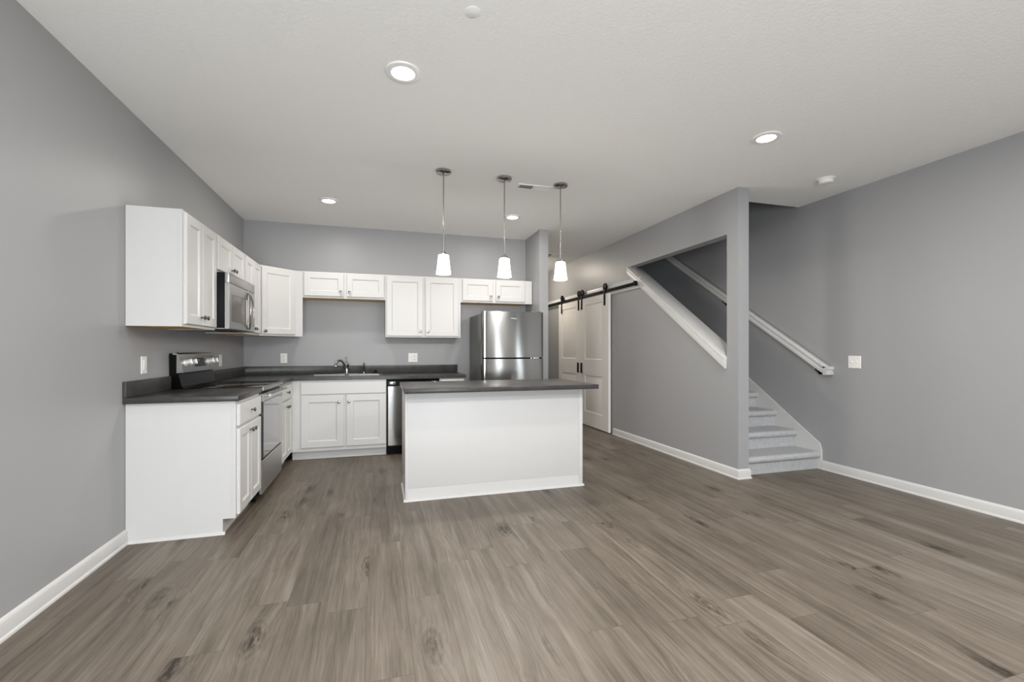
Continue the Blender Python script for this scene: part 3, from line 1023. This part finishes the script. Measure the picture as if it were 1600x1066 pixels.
# ------------------------------------------------------------------ fridge
def fridge():
    x0, x1 = 1.155, 1.911
    w = x1 - x0
    yf = 5.100
    t = thing('fridge', 'stainless steel top-freezer fridge standing against the short wall', 'fridge', (x0, yf, 0), 0)
    m = MB()
    m.box(0.004, w - 0.004, 0.082, 0.770, 0.03, 1.640, 0.006)
    m.build('cabinet', M['steel_dark'], t, label='dark grey textured side panels')
    MB().box(0.02, w - 0.02, 0.090, 0.72, 0.0, 0.0295).build('base_grille', M['black_matte'], t)
    def door(z0, z1, name):
        n = 36
        pts = []
        for k in range(n + 1):
            x = w * k / n
            u = 2 * x / w - 1
            # nearly flat field, falling away at both long edges
            y = 0.004 + 0.006 * abs(u) ** 2.0 + 0.022 * max(0, (abs(u) - 0.90) / 0.10) ** 2.2
            pts.append((x, y))
        poly = pts + [(w, 0.078), (0, 0.078)]
        m = MB()
        m.prism(poly, 'z', z0, z1)
        return m.build(name, M['steel_fridge'], t, 25)
    f = door(1.122, 1.662, 'freezer_door')
    r = door(0.045, 1.104, 'fridge_door')
    MB().box(0.01, w - 0.01, 0.032, 0.081, 1.1045, 1.1215).build('gasket', M['black_matte'], t)
    m = MB()
    m.box(0.624, 0.700, 0.016, 0.030, 1.106, 1.1205, 0.002)
    m.lathe([(0, 0), (0.009, 0), (0.009, 0.0145), (0, 0.0145)], 16, Tm(0.60, 0.022, 1.106))
    m.build('hinge', M['badge'], t)
    MB().box(0.612, 0.740, 0.055, 0.115, 1.6625, 1.676, 0.003).build('top_hinge', M['steel_dark'], t)
    tc = bpy.data.curves.new('maker_badge', 'FONT')
    tc.body = 'Whirlpool'
    tc.size = 0.017
    tc.align_x = 'CENTER'
    tc.extrude = 0.0006
    tc.materials.append(M['badge'])
    fo = bpy.data.objects.new('badge_letters', tc)
    me = bpy.data.meshes.new_from_object(fo)
    bpy.data.objects.remove(fo)
    me.name = 'maker_badge'
    o = bpy.data.objects.new('maker_badge', me)
    COL.objects.link(o)
    o.parent = f
    o.location = (0.378, 0.0034, 1.578)
    o.rotation_euler = (PI / 2, 0, 0)
fridge()

# ------------------------------------------------------------------ island
def island():
    x0, x1, y0, y1 = 0.206, 1.752, 3.695, 4.290
    t = thing('kitchen_island', 'white panelled kitchen island standing on the plank floor', 'island', (x0, y0, 0), 0)
    w, d = x1 - x0, y1 - y0
    m = MB()
    m.box(0.004, w - 0.004, 0.004, d - 0.020, 0.10, ZC, 0.002)
    m.box(0.004, w - 0.004, 0.004, d - 0.095, 0.0, 0.10)
    m.build('body', M['island'], t)
    for a, b in ((0.0, 0.020), (w - 0.036, w)):
        MB().box(a, b, 0.0, 0.0035, 0.018, ZC - 0.0005, 0.001).build('corner_strip', M['island'], t)
    m = MB()
    pr = [(0.0, 0.0), (0.014, 0.0), (0.012, 0.010), (0.005, 0.016), (0.0, 0.018)]
    m.sweep(pr, (-0.012, 0.0035, 0), (w + 0.012, 0.0035, 0), (0, -1, 0), (0, 0, 1))
    m.sweep(pr, (0.0035, -0.008, 0), (0.0035, d - 0.10, 0), (-1, 0, 0), (0, 0, 1))
    m.sweep(pr, (w - 0.0035, -0.008, 0), (w - 0.0035, d - 0.10, 0), (1, 0, 0), (0, 0, 1))
    m.build('shoe_moulding', M['trim'], t)
    # working side, facing the kitchen: two pairs of doors and drawers
    mat = Tm(w, d - 0.0195, 0, rz=PI)
    for k in range(3):
        a = 0.02 + k * (w - 0.04) / 3
        b = a + (w - 0.04) / 3 - 0.006
        m = MB()
        m.panel(a, b, 0.12, 0.69, DT, [(a + .06, b - .06, 0.18, 0.63)], SHAKER, y=-0.001, mat=mat)
        dr = m.build('door', M['cab'], t, 20)
        m = MB()
        m.panel(a, b, 0.705, 0.855, DT, [], [], y=-0.001, ch=0.005, mat=mat)
        m.build('drawer', M['cab'], t, 20)
    # worktop
    c = thing('island_countertop', 'dark grey laminate countertop on the white island', 'countertop', (0, 0, 0), 0, 'kitchen worktops')
    MB().box(0.192, 1.828, 3.530, 4.335, ZC + 0.0005, CT, 0.004).build('slab', M['counter'], c)
island()

# ------------------------------------------------------------------ barn doors
def barn_rail():
    t = thing('barn_door_rail', 'long black iron barn door rail bolted to the white header board', 'rail', (XS, 5.114, 2.068), 0)
    XRL = -0.052
    MB().box(XRL - 0.004, XRL + 0.004, 0.0, 3.75, -0.022, 0.022, 0.001).build('track', M['black_iron'], t)
    for y in (0.10, 0.95, 1.80, 2.65, 3.55):
        m = MB()
        m.lathe([(0, 0), (0.012, 0), (0.012, 0.0275), (0, 0.0275)], 16, Tm(XRL + 0.0045, y, 0, ry=PI / 2))
        m.lathe([(0, 0), (0.011, 0), (0.011, 0.007), (0.006, 0.010), (0, 0.010)], 6, Tm(XRL - 0.0045, y, 0, ry=-PI / 2))
        m.build('standoff_bolt', M['black_iron'], t)
    m = MB()
    m.box(XRL - 0.018, XRL + 0.018, 0.012, 0.052, -0.026, 0.034, 0.003)
    m.build('end_stop', M['black_iron'], t)
barn_rail()
def barn_door(label, y_far, w, handle_side, hx):
    """local x runs towards the camera from the far edge"""
    XD = XS - 0.024
    t = thing('barn_door', label, 'door', (XD, y_far, 0), -PI / 2, 'sliding barn doors')
    th = 0.035
    m = MB()
    a, b = 0.165, w - 0.185
    if handle_side == 'right':
        a, b = 0.155, w - 0.155
    m.panel(0, w, 0.014, 2.031, th, [(a, b, 0.235, 0.810), (a, b, 1.060, 1.925)], [(0.010, 0.009), (0.020, 0.009), (0.042, 0.002)], y=0.0, ch=0.003)
    m.build('door_leaf', M['door'], t, 25)
    for x in hx:
        s = MB()
        yf = -th - 0.0005
        s.box(x - 0.024, x + 0.024, yf - 0.007, yf, 1.862, 2.130, 0.002)
        for z in (1.89, 1.985):
            s.lathe([(0, 0), (0.011, 0), (0.011, 0.006), (0.006, 0.010), (0, 0.010)], 6, Tm(x, yf - 0.0055, z, rx=PI / 2))
        h = s.build('hanger', M['black_iron'], t)
        k = MB()
        k.lathe([(0, -0.011), (0.052, -0.011), (0.052, -0.006), (0.044, -0.005), (0.044, 0.005), (0.052, 0.006), (0.052, 0.011), (0, 0.011)], 28, Tm(x, -0.028, 2.135, rx=PI / 2))
        k.lathe([(0, 0), (0.013, 0), (0.013, 0.010), (0.007, 0.014), (0, 0.014)], 6, Tm(x, yf - 0.006, 2.112, rx=PI / 2))
        k.build('wheel', M['black_iron'], h)
    x = 0.058 if handle_side == 'left' else w - 0.068
    m = MB()
    yf = -th
    m.box(x - 0.016, x + 0.016, yf - 0.022, yf - 0.0005, 0.835, 1.000, 0.004)
    m.build('handle', M['black_iron'], t)
W1 = 6.785 - 5.842
barn_door('white two-panel sliding barn door next to the bare grey stair wall', 6.785, W1, 'left', (0.055, W1 - 0.115))
W2 = 7.712 - 6.792
barn_door('white two-panel sliding barn door farther along the hall, beside the other', 7.712, W2, 'right', (0.145, W2 - 0.062))

# ------------------------------------------------------------------ stairs
def stairs():
    t = thing('staircase', 'grey carpeted staircase rising between the stair wall and the right wall', 'stairs', (XSB, 3.545, 0), 0)
    rise, run, n = 0.1775, 0.262, 16
    wd = XR - XSB
    xa, xb = 0.003, wd - 0.019
    for k in range(n):
        y = k * run
        z0 = k * rise
        z1 = z0 + rise
        pts = [(y, z0 + (0.0005 if k else 0)), (y, z1 - 0.070)]
        # rounded carpeted nosing
        r = 0.034
        for j in range(9):
            a = -PI / 2 + PI * j / 8
            pts.append((y - 0.004 - (r * math.cos(a)) * 0.95, z1 - r - 0.0 + r * math.sin(a)))
        pts += [(y + run - 0.0005, z1), (y + run - 0.0005, z0 + (0.0005 if k else 0))]
        MB().prism(pts, 'x', xa, xb).build('step', M['carpet'], t, 40)
    m = MB()
    # skirt board against the right wall
    yo = -0.042
    pts = [(yo, 0.0), (yo, 0.190), (yo + 0.022, 0.262)]
    L = n * run + 0.10
    pts += [(L, 0.262 + 0.664 * (L - yo - 0.022)), (L, 0.262 + 0.664 * (L - yo - 0.022) - 0.9), (1.0, 0.0)]
    m.prism(pts, 'x', wd - 0.0185, wd - 0.0008)
    m.build('skirt_board', M['trim'], t)
stairs()
def handrail():
    t = thing('stair_handrail', 'white wooden handrail sloping up along the right wall beside the stairs', 'handrail', (XR, 3.42, 1.017), 0)
    s = 0.636
    up = Vector((0, -s, 1)).normalized()
    d = Vector((0, 1, s)).normalized()
    XC = -0.062
    prof = [(-0.020, -0.036), (0.020, -0.036), (0.022, -0.030), (0.022, -0.014), (0.014, -0.008), (0.014, 0.004), (0.028, 0.012), (0.028, 0.026), (0.018, 0.036),
            (-0.018, 0.036), (-0.028, 0.026), (-0.028, 0.012), (-0.014, 0.004), (-0.014, -0.008), (-0.022, -0.014), (-0.022, -0.030)]
    prof = [(a, b * 1.15) for a, b in prof]
    m = MB()
    L = 4.0
    m.sweep(prof, (XC, 0.0, 0), (XC, L, s * L), (1, 0, 0), up)
    m.build('rail', M['trim'], t, 40)
    # return to the wall at the lower end, then a short level turn
    m = MB()
    m.sweep(prof, (XC - 0.028, -0.012, -0.010), (-0.001, -0.012, -0.010), (0, 1, 0), (0, 0, 1))
    m.build('wall_return', M['trim'], t, 40)
    for y in (0.105, 1.40, 2.75):
        m = MB()
        z = s * y
        m.lathe([(0, 0), (0.028, 0), (0.028, 0.004), (0.010, 0.008), (0, 0.008)], 20, Tm(-0.0006, y, z - 0.095, ry=-PI / 2))
        m.tube([(-0.006, y, z - 0.095), (-0.040, y, z - 0.092), (XC, y, z - 0.075), (XC, y, z - 0.044)], 0.006, 10)
        m.build('bracket', M['black_iron'], t)
handrail()

# ------------------------------------------------------------------ lamps
def pendant(label, x, y):
    t = thing('pendant_lamp', label, 'pendant lamp', (x, y, 0), 0, 'pendant lamps over the island')
    MB().lathe([(0, H - 0.0005), (0.064, H - 0.0005), (0.066, H - 0.006), (0.066, H - 0.017), (0.060, H - 0.022), (0.018, H - 0.026), (0.010, H - 0.034), (0, H - 0.034)], 40).build('canopy', M['lamp_nickel'], t)
    MB().tube([(0, 0, H - 0.03), (0, 0, 2.050)], 0.0055, 12).build('rod', M['lamp_nickel'], t)
    MB().lathe([(0, 2.062), (0.012, 2.060), (0.014, 2.048), (0.030, 2.044), (0.033, 2.036), (0.033, 2.024), (0, 2.024)], 32).build('socket_cap', M['lamp_nickel'], t)
    MB().lathe([(0, 2.0235), (0.040, 2.0235), (0.045, 2.019), (0.0485, 1.980), (0.056, 1.910), (0.0625, 1.868), (0.0625, 1.860), (0.057, 1.860), (0.050, 1.915), (0.042, 2.0), (0, 2.015)], 40).build('lamp_shade', M['shade'], t)
    l = bpy.data.lights.new('pendant_bulb', 'POINT')
    l.energy = PEND_W
    l.color = WARM
    l.shadow_soft_size = 0.05
    o = bpy.data.objects.new('pendant_bulb', l)
    o.location = (0, 0, 1.835)
    o.parent = t
    COL.objects.link(o)
pendant('nickel pendant lamp with lit white glass shade, in front of the tall back-wall cabinet', 0.534, 3.862)
pendant('nickel pendant lamp with lit white glass shade, middle of the three over the island', 1.074, 3.866)
pendant('nickel pendant lamp with lit white glass shade, in front of the hall opening', 1.616, 3.880)
def downlight(label, x, y, power=None, color=WARM):
    t = thing('recessed_ceiling_light', label, 'ceiling light', (x, y, H), 0, 'recessed ceiling lights')
    MB().lathe([(0.063, -0.0005), (0.094, -0.0005), (0.096, -0.004), (0.093, -0.009), (0.070, -0.014), (0.0635, -0.012)], 48).build('trim_ring', M['plastic'], t)
    MB().lathe([(0, -0.016), (0.030, -0.0155), (0.055, -0.0135), (0.063, -0.010), (0.063, -0.001), (0, -0.001)], 40).build('lens', M['lens'], t)
    l = bpy.data.lights.new('downlight_lamp', 'AREA')
    l.shape = 'DISK'
    l.size = 0.125
    l.energy = SPOT_W if power is None else power
    l.color = color
    o = bpy.data.objects.new('downlight_lamp', l)
    o.location = (0, 0, -0.019)
    o.parent = t
    COL.objects.link(o)
downlight('lit recessed ceiling light nearest the camera, over the open floor', 0.131, 2.548)
downlight('lit recessed ceiling light near the smoke detector and stair wall', 2.672, 2.592)
downlight('lit recessed ceiling light over the sink corner of the kitchen', -0.486, 4.960)
downlight('lit recessed ceiling light in front of the fridge cabinet', 1.478, 4.975)
# unseen fill lights added behind the camera, stronger than the real downlights
def rear_fill_light(x, y, p, color=WARM):
    downlight('added fill light behind the camera, in a recessed housing', x, y, p, color)
rear_fill_light(0.131, 0.15, REAR_FILL_W, REAR_FILL_C)
rear_fill_light(2.672, 0.15, REAR_FILL_W, REAR_FILL_C)
rear_fill_light(0.131, -1.5, REAR_FILL_W, REAR_FILL_C)
rear_fill_light(2.672, -1.5, REAR_FILL_W, REAR_FILL_C)
t = thing('hall_ceiling_light', 'round flush ceiling light in the hall behind the short wall', 'ceiling light', (2.45, 7.75, H))
MB().lathe([(0, -0.0005), (0.150, -0.0005), (0.152, -0.012), (0.148, -0.022), (0, -0.022)], 40).build('base_ring', M['nickel'], t)
MB().lathe([(0.140, -0.0225), (0.138, -0.045), (0.120, -0.080), (0.080, -0.102), (0, -0.110)], 40).build('glass_dome', M['dome'], t)

# ------------------------------------------------------------------ small ceiling and wall fittings
t = thing('smoke_detector', 'round white smoke detector on the ceiling by the right wall', 'smoke detector', (3.835, 3.075, H))
MB().lathe([(0, -0.0005), (0.070, -0.0005), (0.070, -0.010), (0.066, -0.012), (0, -0.012)], 40).build('mounting_plate', M['plastic'], t)
MB().lathe([(0, -0.0125), (0.056, -0.0125), (0.058, -0.030), (0.050, -0.042), (0.030, -0.046), (0, -0.046)], 40).build('sensor_head', M['plastic'], t)
t = thing('sprinkler_cover', 'small flush white round cover plate on the ceiling near the camera', 'cover plate', (0.409, 2.008, H))
MB().lathe([(0, -0.0005), (0.036, -0.0005), (0.036, -0.002), (0.034, -0.003), (0, -0.003)], 40).build('cover', M['ceil'], t)
def register(name, label, x0, x1, y0, y1):
    t = thing(name, label, 'vent', ((x0 + x1) / 2, (y0 + y1) / 2, H), 0, 'ceiling vents')
    w, d = x1 - x0, y1 - y0
    m = MB()
    b = 0.020
    z0, z1 = -0.008, -0.0005
    m.box(-w / 2, w / 2, -d / 2, -d / 2 + b, z0, z1, 0.002).box(-w / 2, w / 2, d / 2 - b, d / 2, z0, z1, 0.002)
    m.box(-w / 2, -w / 2 + b, -d / 2 + b, d / 2 - b, z0, z1).box(w / 2 - b, w / 2, -d / 2 + b, d / 2 - b, z0, z1).box(-0.012, 0.012, -d / 2 + b, d / 2 - b, z0, z1)
    m.build('frame', M['plastic'], t)
    MB().box(-w / 2 + b, w / 2 - b, -d / 2 + b, d / 2 - b, -0.002, -0.0006).build('duct_opening', M['slot'], t)
    n = 11
    s = MB()
    for side in (-1, 1):
        a0 = 0.012 if side > 0 else -w / 2 + b
        a1 = w / 2 - b if side > 0 else -0.012
        for k in range(n):
            x = a0 + (k + 0.5) * (a1 - a0) / n
            s.box(-0.0055, 0.0055, -d / 2 + b, d / 2 - b, -0.0006, 0.0006, mat=Tm(x, 0, -0.0055, ry=side * 0.6))
    s.build('louvres', M['plastic'], t)
register('ceiling_vent', 'white louvred ceiling vent behind the pendant lamps', 1.235, 1.575, 3.955, 4.085)
register('ceiling_vent', 'white louvred ceiling vent in the hall, partly behind the short wall', 2.50, 2.90, 6.70, 6.98)

def wall_plate(name, label, cat, loc, rz, w, kinds):
    """plate in the local xz plane, facing local -y"""
    t = thing(name, label, cat, loc, rz, 'wall plates')
    h = 0.118
    MB().panel(-w / 2, w / 2, -h / 2, h / 2, 0.006, [], [], y=-0.0006, ch=0.003).build('plate', M['plastic'], t, 20)
    n = len(kinds)
    for i, k in enumerate(kinds):
        x = (i - (n - 1) / 2) * 0.046
        if k == 'outlet':
            for z in (-0.020, 0.020):
                o = MB().box(x - 0.0165, x + 0.0165, -0.0090, -0.0064, z - 0.014, z + 0.014, 0.004).build('socket', M['plastic'], t)
                MB().box(x - 0.0085, x - 0.006, -0.0094, -0.0088, z - 0.001, z + 0.008).box(x + 0.006, x + 0.0085, -0.0094, -0.0088, z - 0.001, z + 0.008).lathe([(0, 0), (0.003, 0), (0.003, 0.0005), (0, 0.0005)], 12, Tm(x, -0.0089, z - 0.007, rx=PI / 2)).build('slots', M['slot'], o)
        elif k == 'rocker':
            MB().box(x - 0.0165, x + 0.0165, -0.0100, -0.0064, -0.033, 0.033, 0.002).build('rocker', M['plastic'], t)
        else:
            MB().box(x - 0.006, x + 0.006, -0.0075, -0.0064, -0.013, 0.013, 0.0005).box(x - 0.004, x + 0.004, -0.017, -0.007, -0.001, 0.009, 0.001).build('toggle', M['plastic'], t)
wall_plate('light_switch', 'white rocker switch plate on the left wall above the short countertop', 'switch', (XL, 3.620, 1.112), PI / 2, 0.074, ['rocker'])
wall_plate('wall_outlet', 'white outlet on the left wall just beyond the range', 'outlet', (XL, 5.160, 1.105), PI / 2, 0.074, ['outlet'])
wall_plate('wall_outlet', 'white outlet on the back wall near the kitchen corner', 'outlet', (-1.087, YB, 1.111), 0, 0.074, ['outlet'])
wall_plate('wall_outlet', 'wide white switch and outlet plate on the back wall above the dishwasher', 'outlet', (0.430, YB, 1.111), 0, 0.118, ['toggle', 'outlet'])
wall_plate('light_switch', 'wide white double toggle switch plate on the right wall', 'switch', (XR, 3.180, 1.097), -PI / 2, 0.118, ['toggle', 'toggle'])
